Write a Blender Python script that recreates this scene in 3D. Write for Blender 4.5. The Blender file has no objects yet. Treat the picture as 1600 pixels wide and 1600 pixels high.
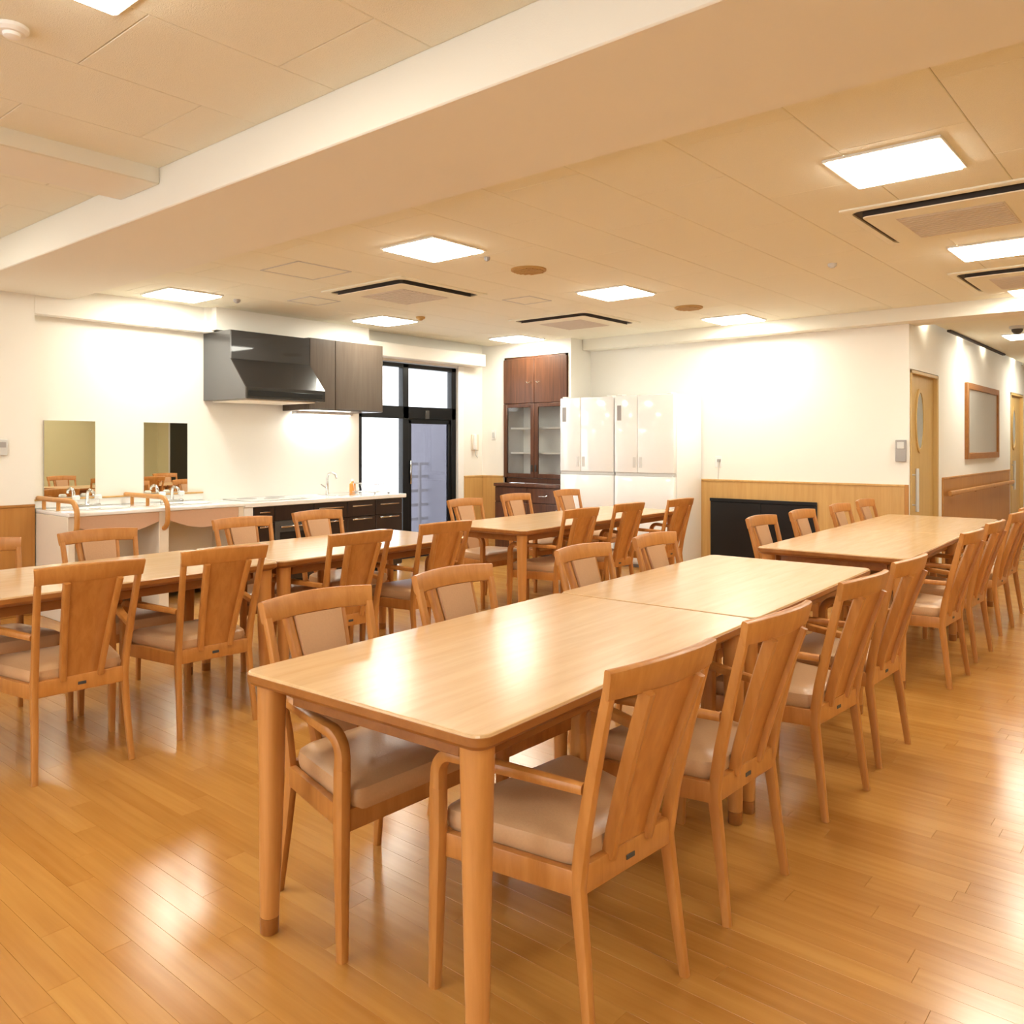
import bpy, bmesh, math, random
from mathutils import Vector, Matrix
random.seed(7)
R = math.radians
SC = bpy.context.scene
COL = SC.collection

# ------------------------------------------------------------------ camera, world, exposure
cam_d = bpy.data.cameras.new('camera'); cam = bpy.data.objects.new('camera', cam_d); COL.objects.link(cam)
cam.location = (0, 0, 1.3); cam.rotation_euler = (R(90), 0, R(40.2))
cam_d.sensor_width = 36; cam_d.lens = 36 * 1291 / 1600; cam_d.shift_y = -105 / 1600; cam_d.clip_start = 0.05
SC.camera = cam
W = bpy.data.worlds.new('sky'); SC.world = W; W.use_nodes = True
W.node_tree.nodes['Background'].inputs[0].default_value = (0.90, 0.94, 1.0, 1)
W.node_tree.nodes['Background'].inputs[1].default_value = 3.3
SC.view_settings.view_transform = 'Standard'; SC.view_settings.look = 'None'
SC.view_settings.gamma = 1; SC.view_settings.use_curve_mapping = False
SC.view_settings.exposure = 0.88
LIGHT_COL = (1.0, 0.965, 0.84); LIGHT_STR = 20.0

# ------------------------------------------------------------------ materials
def mat(name, col, rough=0.5, metal=0.0, coat=0.0, spec=0.5, emit=None, estr=0, trans=0, ior=1.45, bump=None, var=0.0):
    m = bpy.data.materials.new(name); m.use_nodes = True
    nt = m.node_tree; b = nt.nodes['Principled BSDF']
    b.inputs['Base Color'].default_value = (*col, 1); b.inputs['Roughness'].default_value = rough
    b.inputs['Metallic'].default_value = metal; b.inputs['Coat Weight'].default_value = coat
    b.inputs['Specular IOR Level'].default_value = spec; b.inputs['IOR'].default_value = ior
    b.inputs['Transmission Weight'].default_value = trans
    if emit: b.inputs['Emission Color'].default_value = (*emit, 1); b.inputs['Emission Strength'].default_value = estr
    if bump or var:
        tc = nt.nodes.new('ShaderNodeTexCoord'); n = nt.nodes.new('ShaderNodeTexNoise')
        n.inputs['Scale'].default_value = bump[0] if bump else 40; n.inputs['Detail'].default_value = 3
        nt.links.new(tc.outputs['Object'], n.inputs['Vector'])
        if bump:
            bp = nt.nodes.new('ShaderNodeBump'); bp.inputs['Strength'].default_value = bump[1]; bp.inputs['Distance'].default_value = 0.004
            nt.links.new(n.outputs['Fac'], bp.inputs['Height']); nt.links.new(bp.outputs['Normal'], b.inputs['Normal'])
        if var:
            mx = nt.nodes.new('ShaderNodeMix'); mx.data_type = 'RGBA'
            mx.inputs['A'].default_value = (*[c * (1 - var) for c in col], 1); mx.inputs['B'].default_value = (*[min(1, c * (1 + var)) for c in col], 1)
            nt.links.new(n.outputs['Fac'], mx.inputs['Factor']); nt.links.new(mx.outputs['Result'], b.inputs['Base Color'])
    return m

def wood(name, light, dark, scale=(30, 30, 2.5), rough=0.35, coat=0.0, rnd=0.06, contrast=(0.3, 0.72)):
    m = bpy.data.materials.new(name); m.use_nodes = True
    nt = m.node_tree; N = nt.nodes; L = nt.links; b = N['Principled BSDF']
    tc = N.new('ShaderNodeTexCoord'); mp = N.new('ShaderNodeMapping'); mp.inputs['Scale'].default_value = scale
    n = N.new('ShaderNodeTexNoise'); n.inputs['Scale'].default_value = 1; n.inputs['Detail'].default_value = 4; n.inputs['Roughness'].default_value = 0.6
    n.inputs['Distortion'].default_value = 0.4
    oi = N.new('ShaderNodeObjectInfo'); add = N.new('ShaderNodeVectorMath'); add.operation = 'ADD'
    L.new(tc.outputs['Object'], mp.inputs['Vector']); L.new(mp.outputs['Vector'], add.inputs[0]); 
    ml = N.new('ShaderNodeMath'); ml.operation = 'MULTIPLY'; ml.inputs[1].default_value = 37
    L.new(oi.outputs['Random'], ml.inputs[0]); L.new(ml.outputs[0], add.inputs[1]); L.new(add.outputs[0], n.inputs['Vector'])
    cr = N.new('ShaderNodeValToRGB'); cr.color_ramp.elements[0].position = contrast[0]; cr.color_ramp.elements[1].position = contrast[1]
    cr.color_ramp.elements[0].color = (*dark, 1); cr.color_ramp.elements[1].color = (*light, 1)
    L.new(n.outputs['Fac'], cr.inputs['Fac'])
    hs = N.new('ShaderNodeHueSaturation'); mr = N.new('ShaderNodeMapRange')
    mr.inputs['To Min'].default_value = 1 - rnd; mr.inputs['To Max'].default_value = 1 + rnd
    L.new(oi.outputs['Random'], mr.inputs['Value']); L.new(mr.outputs['Result'], hs.inputs['Value']); L.new(cr.outputs['Color'], hs.inputs['Color'])
    L.new(hs.outputs['Color'], b.inputs['Base Color']); b.inputs['Roughness'].default_value = rough; b.inputs['Coat Weight'].default_value = coat
    b.inputs['Coat Roughness'].default_value = 0.15
    return m

def floor_material():
    # every strip takes its own tone from its place in the grid, plus grain along its length
    m = bpy.data.materials.new('oak_floor'); m.use_nodes = True
    nt = m.node_tree; N = nt.nodes; L = nt.links; b = N['Principled BSDF']
    g = N.new('ShaderNodeNewGeometry'); at = N.new('ShaderNodeAttribute'); at.attribute_name = 'tone'; at.attribute_type = 'GEOMETRY'
    mp = N.new('ShaderNodeMapping'); mp.inputs['Scale'].default_value = (2.2, 38, 1)
    ad = N.new('ShaderNodeVectorMath'); ad.operation = 'ADD'
    ml = N.new('ShaderNodeMath'); ml.operation = 'MULTIPLY'; ml.inputs[1].default_value = 53
    L.new(g.outputs['Position'], mp.inputs['Vector']); L.new(mp.outputs['Vector'], ad.inputs[0]); L.new(at.outputs['Fac'], ml.inputs[0]); L.new(ml.outputs[0], ad.inputs[1])
    n = N.new('ShaderNodeTexNoise'); n.inputs['Scale'].default_value = 1; n.inputs['Detail'].default_value = 4
    L.new(ad.outputs[0], n.inputs['Vector'])
    mix = N.new('ShaderNodeMath'); mix.operation = 'MULTIPLY_ADD'; mix.inputs[1].default_value = 0.72
    L.new(n.outputs['Fac'], mix.inputs[0])
    m2 = N.new('ShaderNodeMath'); m2.operation = 'MULTIPLY'; m2.inputs[1].default_value = 0.28; L.new(at.outputs['Fac'], m2.inputs[0]); L.new(m2.outputs[0], mix.inputs[2])
    cr = N.new('ShaderNodeValToRGB'); e = cr.color_ramp.elements
    e[0].position = 0.18; e[0].color = (0.42, 0.182, 0.034, 1); e[1].position = 0.80; e[1].color = (0.585, 0.30, 0.074, 1)
    L.new(mix.outputs[0], cr.inputs['Fac']); L.new(cr.outputs['Color'], b.inputs['Base Color'])
    b.inputs['Roughness'].default_value = 0.21; b.inputs['Specular IOR Level'].default_value = 0.75
    return m

M = dict(
    chair=wood('chair_wood', (0.56, 0.245, 0.060), (0.44, 0.17, 0.034), (34, 34, 5), 0.36),
    table_leg=wood('table_leg_wood', (0.62, 0.29, 0.085), (0.50, 0.21, 0.05), (30, 30, 2), 0.35),
    table_top=wood('table_top_wood', (0.67, 0.45, 0.245), (0.59, 0.375, 0.185), (26, 2.2, 20), 0.21, 0.0),
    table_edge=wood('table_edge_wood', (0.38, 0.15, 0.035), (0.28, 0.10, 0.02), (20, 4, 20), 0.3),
    leather=mat('tan_vinyl', (0.55, 0.315, 0.165), 0.42, bump=(160, 0.15), var=0.05),
    seat=mat('taupe_vinyl', (0.60, 0.365, 0.19), 0.36, bump=(160, 0.15), var=0.06),
    wall=mat('wall_paper', (0.86, 0.835, 0.77), 0.75, bump=(220, 0.12)),
    wall_dimmed=mat('wall_paper_dimmed', (0.60, 0.55, 0.33), 0.8, bump=(220, 0.12)),  # weaker light on the mirrored walls is put into this olive colour
    beam=mat('beam_paper', (0.82, 0.795, 0.70), 0.75, bump=(220, 0.12)),
    ceil=mat('ceiling_board', (0.84, 0.82, 0.69), 0.9, bump=(260, 0.5), var=0.05),
    wains=wood('wainscot_wood', (0.66, 0.40, 0.14), (0.55, 0.31, 0.095), (24, 24, 1.6), 0.4),
    wains_d=wood('wainscot_dark_wood', (0.50, 0.235, 0.055), (0.41, 0.175, 0.036), (24, 24, 1.6), 0.4),
    door=wood('door_wood', (0.66, 0.45, 0.17), (0.58, 0.37, 0.125), (26, 26, 1.4), 0.4),
    rail=wood('rail_wood', (0.62, 0.30, 0.08), (0.50, 0.22, 0.05), (12, 12, 12), 0.35),
    brown=wood('walnut_wood', (0.145, 0.055, 0.022), (0.07, 0.026, 0.011), (30, 30, 2), 0.35),
    frame_w=wood('frame_wood', (0.42, 0.17, 0.03), (0.33, 0.12, 0.02), (20, 20, 20), 0.4),
    floor=floor_material(),
    sub=mat('screed', (0.25, 0.12, 0.04), 0.9, var=0.1),
    white=mat('white_paint', (0.88, 0.87, 0.84), 0.4, var=0.01),
    white_gloss=mat('white_gloss', (0.91, 0.92, 0.91), 0.12, coat=0.4, var=0.01),
    ceramic=mat('ceramic', (0.9, 0.9, 0.88), 0.08, coat=0.5, var=0.01),
    tan=mat('fascia_tan', (0.62, 0.40, 0.27), 0.45, var=0.04),
    cream=mat('cream_panel', (0.78, 0.70, 0.58), 0.5, var=0.02),
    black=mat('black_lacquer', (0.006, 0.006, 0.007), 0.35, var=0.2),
    blackm=mat('black_aluminium', (0.010, 0.011, 0.012), 0.35, metal=0.3, var=0.1),
    hood=mat('hood_enamel', (0.018, 0.018, 0.019), 0.25, coat=0.5, var=0.01),
    hood_side=mat('hood_steel', (0.17, 0.17, 0.175), 0.22, metal=0.85, var=0.02),
    kdoor=wood('kitchen_dark_door', (0.10, 0.075, 0.055), (0.075, 0.053, 0.038), (25, 25, 2), 0.3),
    kbase=wood('kitchen_base_door', (0.030, 0.017, 0.012), (0.018, 0.010, 0.008), (25, 25, 2), 0.3),
    steel=mat('chrome', (0.75, 0.76, 0.77), 0.15, metal=1.0, var=0.03),
    grey=mat('grey_plastic', (0.36, 0.34, 0.33), 0.5, var=0.05),
    lgrey=mat('pale_grey_plastic', (0.62, 0.62, 0.60), 0.5, var=0.04),
    dgrey=mat('dark_grey_plastic', (0.06, 0.055, 0.05), 0.5, var=0.1),
    mirror=mat('mirror_glass', (0.86, 0.86, 0.80), 0.01, metal=1.0),
    vent=mat('vent_tan', (0.50, 0.31, 0.10), 0.6, var=0.1),
    grille=mat('grille_grey', (0.66, 0.60, 0.52), 0.7, var=0.05),
    slot=mat('slot_dark', (0.035, 0.025, 0.018), 0.7, var=0.2),
    board=mat('notice_board_felt', (0.52, 0.49, 0.44), 0.25, coat=0.3, bump=(90, 0.1), var=0.05),
    concrete=mat('outside_concrete', (0.62, 0.62, 0.64), 0.8, bump=(30, 0.2), var=0.06),
    outwall=mat('outside_wall', (0.80, 0.82, 0.86), 0.8, bump=(30, 0.2), var=0.03),
    panel=mat('light_diffuser', (0.9, 0.9, 0.9), 0.5, emit=LIGHT_COL, estr=LIGHT_STR),
    tube=mat('under_cabinet_tube', (0.9, 0.9, 0.9), 0.5, emit=(1, 0.96, 0.88), estr=22),
    down=mat('downlight_lens', (0.9, 0.9, 0.9), 0.5, emit=(1, 0.92, 0.78), estr=36),
    orange=mat('orange_plastic', (0.75, 0.30, 0.05), 0.4, var=0.05),
)
def glass(name, tint=(0.96, 0.98, 0.97), rough=0.0, mixf=0.08):
    m = bpy.data.materials.new(name); m.use_nodes = True
    nt = m.node_tree; N = nt.nodes; L = nt.links
    for n in list(N): N.remove(n)
    o = N.new('ShaderNodeOutputMaterial'); t = N.new('ShaderNodeBsdfTransparent'); g = N.new('ShaderNodeBsdfGlossy'); mx = N.new('ShaderNodeMixShader')
    t.inputs['Color'].default_value = (*tint, 1); g.inputs['Roughness'].default_value = rough
    fr = N.new('ShaderNodeFresnel'); fr.inputs['IOR'].default_value = 1.3
    L.new(fr.outputs[0], mx.inputs[0]); L.new(t.outputs[0], mx.inputs[1]); L.new(g.outputs[0], mx.inputs[2]); L.new(mx.outputs[0], o.inputs[0])
    return m
M['glass'] = glass('clear_glass', (0.99, 0.99, 0.98)); M['glass_grey'] = glass('grey_tinted_glass', (0.36, 0.35, 0.37))
M['frost'] = mat('frosted_glass', (0.42, 0.44, 0.42), 0.25, coat=0.4, var=0.06)

# ------------------------------------------------------------------ mesh helpers
class MB:
    def __init__(s): s.bm = bmesh.new()
    def box(s, x0, x1, y0, y1, z0, z1, bev=0.0, seg=1):
        vs = [s.bm.verts.new(p) for p in ((x0,y0,z0),(x1,y0,z0),(x1,y1,z0),(x0,y1,z0),(x0,y0,z1),(x1,y0,z1),(x1,y1,z1),(x0,y1,z1))]
        fs = [s.bm.faces.new([vs[i] for i in q]) for q in ((3,2,1,0),(4,5,6,7),(0,1,5,4),(1,2,6,5),(2,3,7,6),(3,0,4,7))]
        if bev > 0:
            es = list({e for f in fs for e in f.edges})
            bmesh.ops.bevel(s.bm, geom=es, offset=bev, segments=seg, affect='EDGES', profile=0.5)
        return s
    def rings(s, rs, cap=True):
        prev = None; first = None
        for r in rs:
            cur = [s.bm.verts.new(p) for p in r]
            if prev:
                n = len(cur)
                for i in range(n): s.bm.faces.new((prev[i], prev[(i+1) % n], cur[(i+1) % n], cur[i]))
            else: first = cur
            prev = cur
        if cap:
            s.bm.faces.new(list(reversed(first))); s.bm.faces.new(prev)
        return s
    def sweep(s, path, sizes, side, r=0.3, n=2):
        """rounded-rectangle section swept along a path; sizes: (width along side, other) per point"""
        path = [Vector(p) for p in path]; side = Vector(side).normalized(); rs = []
        if not isinstance(sizes, list): sizes = [sizes] * len(path)
        for i, p in enumerate(path):
            a = path[max(0, i-1)]; b = path[min(len(path)-1, i+1)]; t = (b - a).normalized()
            sd = (side - t * side.dot(t)).normalized(); nr = t.cross(sd)
            w, h = sizes[i]; c = min(w, h) * r; ring = []
            for (sx, sy, a0) in ((1, 1, 0), (-1, 1, 90), (-1, -1, 180), (1, -1, 270)):
                for k in range(n + 1):
                    an = R(a0 + 90 * k / n)
                    ring.append(p + sd * (sx * (w/2 - c) + c * math.cos(an)) + nr * (sy * (h/2 - c) + c * math.sin(an)))
            rs.append(ring)
        return s.rings(rs)
    def tube(s, path, r, n=8):
        path = [Vector(p) for p in path]; rs = []
        ref = Vector((0, 0, 1))
        for i, p in enumerate(path):
            a = path[max(0, i-1)]; b = path[min(len(path)-1, i+1)]; t = (b - a).normalized()
            if abs(t.dot(ref)) > 0.95: ref = Vector((1, 0, 0)) if abs(t.x) < 0.9 else Vector((0, 1, 0))
            u = (ref - t * ref.dot(t)).normalized(); v = t.cross(u); ref = u
            rr = r[i] if isinstance(r, (list, tuple)) else r
            rs.append([p + u * rr * math.cos(2*math.pi*k/n) + v * rr * math.sin(2*math.pi*k/n) for k in range(n)])
        return s.rings(rs)
    def lathe(s, prof, c=(0, 0, 0), n=20, sx=1, sy=1):
        return s.rings([[(c[0] + r*sx*math.cos(2*math.pi*k/n), c[1] + r*sy*math.sin(2*math.pi*k/n), c[2] + z) for k in range(n)] for r, z in prof])
    def prism(s, poly, fn0, fn1):
        """poly of 2D points mapped by two functions to 3D end faces"""
        return s.rings([[fn0(*p) for p in poly], [fn1(*p) for p in poly]])
    def build(s, name, m, parent=None, ang=38, **tags):
        bmesh.ops.recalc_face_normals(s.bm, faces=s.bm.faces[:])
        me = bpy.data.meshes.new(name); s.bm.to_mesh(me); s.bm.free()
        me.polygons.foreach_set('use_smooth', [True] * len(me.polygons)); me.set_sharp_from_angle(angle=R(ang))
        me.materials.append(M[m] if isinstance(m, str) else m)
        return link(name, me, parent, **tags)

def link(name, me, parent=None, loc=None, **tags):
    o = bpy.data.objects.new(name, me); COL.objects.link(o)
    if parent: o.parent = parent
    if loc: o.location = loc
    for k, v in tags.items(): o[k] = v
    return o
def thing(name, label, cat, loc=(0, 0, 0), rz=0, group=None):
    o = link(name, None, None, loc, label=label, category=cat); o.rotation_euler.z = rz
    o.empty_display_size = 0.1
    if group: o['group'] = group
    return o
def tag(o, label, cat, group=None):
    o['label'] = label; o['category'] = cat
    if group: o['group'] = group
    return o
def struct(name): return dict(kind='structure')
def dup(root, loc, rz, label, group=None):
    r = root.copy(); COL.objects.link(r); r.location = loc; r.rotation_euler.z = rz; r['label'] = label
    if group: r['group'] = group
    for ch in list(root.children):
        c = ch.copy(); COL.objects.link(c); c.parent = r
        for g in ch.children:
            d = g.copy(); COL.objects.link(d); d.parent = c
    return r
S = dict(kind='structure')
def rrect(w, h, r, n=5, cx=0, cy=0):
    pts = []
    for sx, sy, a0 in ((1, 1, 0), (-1, 1, 90), (-1, -1, 180), (1, -1, 270)):
        for k in range(n + 1):
            a = R(a0 + 90*k/n); pts.append((cx + sx*(w/2 - r) + r*math.cos(a), cy + sy*(h/2 - r) + r*math.sin(a)))
    return pts

# ------------------------------------------------------------------ room shell
XL, XR, YB, YF = -7.0, 2.6, 8.1, -3.0
ZR, ZC, ZB, ZK = 2.656, 2.53, 2.45, 2.46      # recess, main ceiling, beam underside, corridor ceiling

def build_floor():
    fl = MB().box(XL-.1, XR+.1, YF-.1, 16.1, -.12, -.012).build('floor', 'sub', **S)
    w, ln = 0.0757, 0.91; rows = []
    y = YF
    r = 0
    while y < 16:
        x = XL - random.random() * ln
        while x < XR:
            x0 = max(XL, x); x1 = min(XR, x + ln)
            if x1 - x0 > .02 and not (y > YB + .1 and (x1 < -2.2 or x0 > .2)):
                rows.append((x0, x1, y, y + w, random.random()))
            x += ln
        y += w; r += 1
    th = R(40.2); Fx, Fy, Rx, Ry = -math.sin(th), math.cos(th), math.cos(th), math.sin(th)
    def key(b):
        cxm, cym = (b[0]+b[1])/2, (b[2]+b[3])/2
        d = cxm*Fx + cym*Fy; u = cxm*Rx + cym*Ry
        return d if d > 1.35 and abs(u) < .62*d + .45 else 1e6 + d
    rows.sort(key=key)
    def plank(vs, fs, b):
        x0, x1, y0, y1, t = b; g = .0002; c = .0006; k = len(vs)
        vs += [(x0+g,y0+g,-.012),(x1-g,y0+g,-.012),(x1-g,y1-g,-.012),(x0+g,y1-g,-.012),
               (x0+g,y0+g,-.0008),(x1-g,y0+g,-.0008),(x1-g,y1-g,-.0008),(x0+g,y1-g,-.0008),
               (x0+c,y0+c,0),(x1-c,y0+c,0),(x1-c,y1-c,0),(x0+c,y1-c,0)]
        f = [(8,9,10,11)] + [(a, (a+1) % 4, 4+(a+1) % 4, 4+a) for a in range(4)] + [(4+a, 4+(a+1) % 4, 8+(a+1) % 4, 8+a) for a in range(4)]
        fs += [tuple(k+i for i in q) for q in f]; return len(f)
    def mesh(bs, name, **t):
        vs, fs, tone = [], [], []
        for b in bs: tone += [b[4]] * plank(vs, fs, b)
        me = bpy.data.meshes.new(name); me.from_pydata(vs, [], fs)
        a = me.attributes.new('tone', 'FLOAT', 'FACE'); a.data.foreach_set('value', tone)
        me.materials.append(M['floor']); return link(name, me, fl, **t)
    for b in rows[:298]: mesh([b], 'plank')
    mesh(rows[298:], 'floor_planks', kind='stuff')
build_floor()

def walls():
    OY0, OY1, OZ = 5.73, 7.26, 2.24
    m = MB()
    m.box(XL-.15, XL, YF, OY0, 0, 2.8).box(XL-.15, XL, OY1, 7.8, 0, 2.8).box(XL-.15, XL, OY0, OY1, OZ, 2.8)
    m.box(XL, -6.9, YF, 2.48, 0, 2.66)
    m.build('wall_left', 'wall', **S)
    MB().box(-5.62, -2.2, YB, YB+.1, 0, 2.66).build('wall_back', 'wall', **S)
    a = MB().box(XL, -6.635, 7.7, 7.8, 0, 2.6).box(-6.635, -5.655, 7.7, 7.8, 2.365, 2.6).box(-5.655, -5.62, 7.7, YB+.1, 0, 2.6)
    a.box(-6.72, -5.6, 8.2, 8.3, 0, 2.6); a.build('wall_alcove', 'wall', **S)
    c = MB().box(-2.2, -2.1, YB, 8.13, 0, 2.66).box(-2.2, -2.1, 8.13, 9.15, 2.0, 2.66).box(-2.2, -2.1, 9.15, 13.1, 0, 2.66)
    c.box(-2.2, -2.1, 13.1, 14.1, 2.03, 2.66).box(-2.2, -2.1, 14.1, 16, 0, 2.66)
    c.build('wall_corridor', 'wall', **S)
    MB().box(-2.2, .3, 16, 16.1, 0, 2.66).build('wall_corridor_end', 'wall', **S)
    MB().box(.15, .25, 8.3, 16, 0, 2.66).build('wall_corridor_right', 'wall', **S)
    MB().box(.15, XR, 8.3, 8.4, 0, 2.66).build('wall_far_right', 'wall_dimmed', **S)
    MB().box(XR, XR+.1, YF, 8.4, 0, 2.66).build('wall_right', 'wall_dimmed', **S)
    f = MB().box(XL, XR, YF-.1, YF, 0, .5).box(XL, XR, YF-.1, YF, 2.3, 2.66)
    xs = [XL, -6.2, -4.2, -3.4, -1.4, -.6, 1.4, XR]
    for i in (0, 2, 4, 6): f.box(xs[i], xs[i+1], YF-.1, YF, .5, 2.3)
    f.build('wall_front', 'wall', **S)
    for i in (1, 3, 5):
        a, b = xs[i], xs[i+1]; w = MB()
        for p in ((a, a+.05, .5, 2.3), (b-.05, b, .5, 2.3), ((a+b)/2-.03, (a+b)/2+.03, .55, 2.25), (a+.05, b-.05, .5, .55), (a+.05, b-.05, 2.25, 2.3)): w.box(p[0], p[1], YF-.09, YF-.03, p[2], p[3], .003)
        w = w.build('window_%d' % ((i+1)//2), 'white', **S)
        for p, q in ((a+.05, (a+b)/2-.03), ((a+b)/2+.03, b-.05)): MB().box(p, q, YF-.065, YF-.06, .55, 2.25).build('pane', 'glass', w)
    MB().box(-2.3, -2.28, 8.12, 14.2, 0, 2.1).build('wall_behind_doors', 'wall', **S)
walls()

def ceilings():
    c = MB().box(XL-.1, XR+.1, YF-.1, 2.4, ZR+.03, ZR+.13).box(XL-.1, XR+.1, 2.4, 8.0, ZC+.03, ZC+.13)
    c = c.build('ceiling', 'ceil', **S)
    MB().box(-2.03, XR, 8.2, 16, ZK, ZK+.1).box(-2.2, -2.03, 8.2, 8.36, ZK, ZK+.1).box(-2.2, -2.03, 14, 16, ZK, ZK+.1).box(-2.2, -2.03, 8.36, 14, ZK+.11, ZK+.15).build('ceiling_corridor', 'ceil', **S)
    def panels(x0, x1, y0, y1, z, px, py, off=(0, 0)):
        i = 0; x = x0 - off[0]
        while x < x1:
            y = y0 - off[1] - (py/2 if i % 2 else 0)
            while y < y1:
                a, b, cc, d = max(x, x0), min(x+px, x1), max(y, y0), min(y+py, y1)
                if b-a > .03 and d-cc > .03:
                    m = MB(); g = .0008; k = .004
                    m.rings([[(a+g,cc+g,z+.03),(b-g,cc+g,z+.03),(b-g,d-g,z+.03),(a+g,d-g,z+.03)], [(a+g,cc+g,z+.003),(b-g,cc+g,z+.003),(b-g,d-g,z+.003),(a+g,d-g,z+.003)],
                             [(a+k,cc+k,z),(b-k,cc+k,z),(b-k,d-k,z),(a+k,d-k,z)]])
                    m.build('ceiling_panel', 'ceil', c)
                y += py
            x += px; i += 1
    panels(-6.9, XR, 2.75, 7.92, ZC, .493, .93, (.21, .16))
    panels(XL, XR, YF, 1.98, ZR, .525, .95, (.28, .5))
    # big beam across the room, small beam towards the viewer's left, border drop before the back wall, kitchen soffit
    MB().box(XL, XR, 1.98, 2.75, ZB, 2.8, .006).build('trim_beam_large', 'beam', **S)
    MB().box(-4.345, -3.935, YF, 1.98, 2.578, 2.75, .005).build('trim_beam_small', 'beam', **S)
    MB().box(-5.61, XR, 7.92, 8.1, 2.405, 2.7, .004).box(-2.1, XR, 8.1, 8.3, 2.405, 2.7, .004).build('trim_border_back', 'beam', **S)
    MB().box(XL, -6.9, 2.48, 3.9, 2.31, 2.62, .004).box(XL, -6.78, 3.93, 5.69, 2.33, 2.62, .004).box(XL, -6.86, 3.88, 3.96, 2.31, 2.62, .004).build('trim_soffit_kitchen', 'wall', **S)
    MB().box(XL, -6.80, 5.70, 7.55, 2.26, 2.41, .006).build('trim_curtain_box', 'wall', **S)
    MB().box(-2.03, -1.99, 9.2, 12.1, ZK-.022, ZK-.001, .004).build('trim_corridor_track', 'slot', **S)
ceilings()

def wainscots():
    def run(name, m, m2, boxes):
        b = MB()
        for x0, x1, y0, y1, z in boxes: b.box(x0, x1, y0, y1, .08, z-.02, .002)
        o = b.build(name, m, **S)
        for x0, x1, y0, y1, z in boxes:
            e = .006
            MB().box(x0, x1, y0-(e if y1-y0 < .1 else 0), y1, z-.02, z, .003).build('cap_rail', m2, o) if y1-y0 < .1 else MB().box(x0, x1+e, y0, y1, z-.02, z, .003).build('cap_rail', m2, o)
            (MB().box(x0, x1, y0-e, y1, 0, .08, .003) if y1-y0 < .1 else MB().box(x0, x1+e, y0, y1, 0, .08, .003)).build('skirting', m2, o)
    run('trim_wainscot_back', 'wains', 'wains', [(-5.6, -2.13, YB-.014, YB, .935)])
    MB().box(-2.135, -2.1, YB-.022, YB, 0, .935, .003).build('trim_corner_guard', 'wains_d', **S)
    run('trim_wainscot_alcove', 'wains', 'wains', [(-6.98, -6.64, 7.686, 7.7, .92)])
    run('trim_wainscot_kitchen', 'wains', 'wains', [(XL, XL+.014, 7.36, 7.7, .92)])
    run('trim_wainscot_pillar', 'wains_d', 'wains_d', [(-6.9, -6.886, YF, 2.48, .845)])
    run('trim_wainscot_corridor', 'wains_d', 'wains_d', [(-2.1, -2.086, 9.3, 12.98, .965)])
wainscots()

# ------------------------------------------------------------------ glazed kitchen door, seen daylight outside
def kitchen_door():
    x0, x1 = XL-.10, XL-.02
    y0, ym, y1, zt = 5.74, 6.43, 7.25, 2.23
    f = MB()
    f.box(x0, x1, y0, y0+.05, 0, zt, .004).box(x0, x1, y1-.075, y1, 0, zt, .004).box(x0, x1, y0, y1, zt-.05, zt, .004)
    f.box(x0, x1, ym-.045, ym+.045, 0, zt, .004).box(x0, x1, y0, y1, 1.60, 1.74, .004).box(x0, x1, y0, y1, 0, .03, .002)
    d = f.build('door_kitchen', 'blackm', **S)
    for a, b, z0, z1, m in ((y0+.05, ym-.045, 1.74, zt-.05, 'glass'), (ym+.045, y1-.075, 1.74, zt-.05, 'glass'), (y0+.05, ym-.045, .03, 1.60, 'glass')):
        MB().box(-7.062, -7.056, a, b, z0, z1).build('pane', m, d)
    lf = MB().box(-7.075, -7.035, ym+.045, ym+.10, .03, 1.59, .003).box(-7.075, -7.035, y1-.115, y1-.075, .03, 1.59, .003).box(-7.075, -7.035, ym+.045, y1-.075, 1.545, 1.60, .003).box(-7.075, -7.035, ym+.045, y1-.075, .03, .12, .003)
    lf = lf.build('door_leaf', 'blackm', d)
    MB().box(-7.058, -7.052, ym+.10, y1-.115, .12, 1.545).build('pane', 'glass_grey', lf)
    MB().box(-7.035, -7.005, ym+.06, ym+.085, .85, 1.12, .006).build('handle', 'steel', lf)
    MB().box(x0+.02, x1+.015, ym+.3, ym+.36, 1.60, 1.70, .003).build('closer', 'dgrey', d)
    t = MB().box(XL, XL+.02, y1, y1+.10, 0, 2.26, .004).build('trim_door_kitchen', 'white', **S)
    # balcony outside
    MB().box(-9.2, -7.15, 4.0, 9.4, -.2, -.05).build('balcony_floor', 'concrete', kind='structure')
    MB().box(-9.1, -7.16, 8.3, 8.45, -.05, 2.7).build('balcony_side_wall', 'outwall', kind='structure')
    r = thing('balcony_railing', 'white balcony railing of level bars outside the black framed kitchen window', 'railing', (-8.6, 6.5, -.05))
    for z in (.3, .5, .7, .9, 1.08): MB().box(-.02, .02, -2.4, 1.79, z-.02, z+.02, .005).build('bar', 'white', r)
    for y in (-2.3, -1.0, .3, 1.6): MB().box(.021, .061, y-.02, y+.02, 0, 1.10, .004).build('post', 'white', r)
    b = thing('apartment_block', 'pale block of flats across from the balcony outside the kitchen window', 'building', (-20, 13, -6))
    MB().box(-3, 3, -4, 4, 0, 10.5).build('wall', 'outwall', b)
    for z in (1.5, 4.3, 7.1):
        for y in (-2.6, .2):
            w = MB().box(2.99, 3.06, y, y+1.8, z, z+1.4, .02).build('window', 'lgrey', b); MB().box(3.06, 3.07, y+.08, y+1.72, z+.08, z+1.32).build('pane', 'frost', w)
    MB().box(-30, -7.2, -10, 30, -6.2, -6).build('ground', 'concrete', kind='structure')
kitchen_door()

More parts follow.
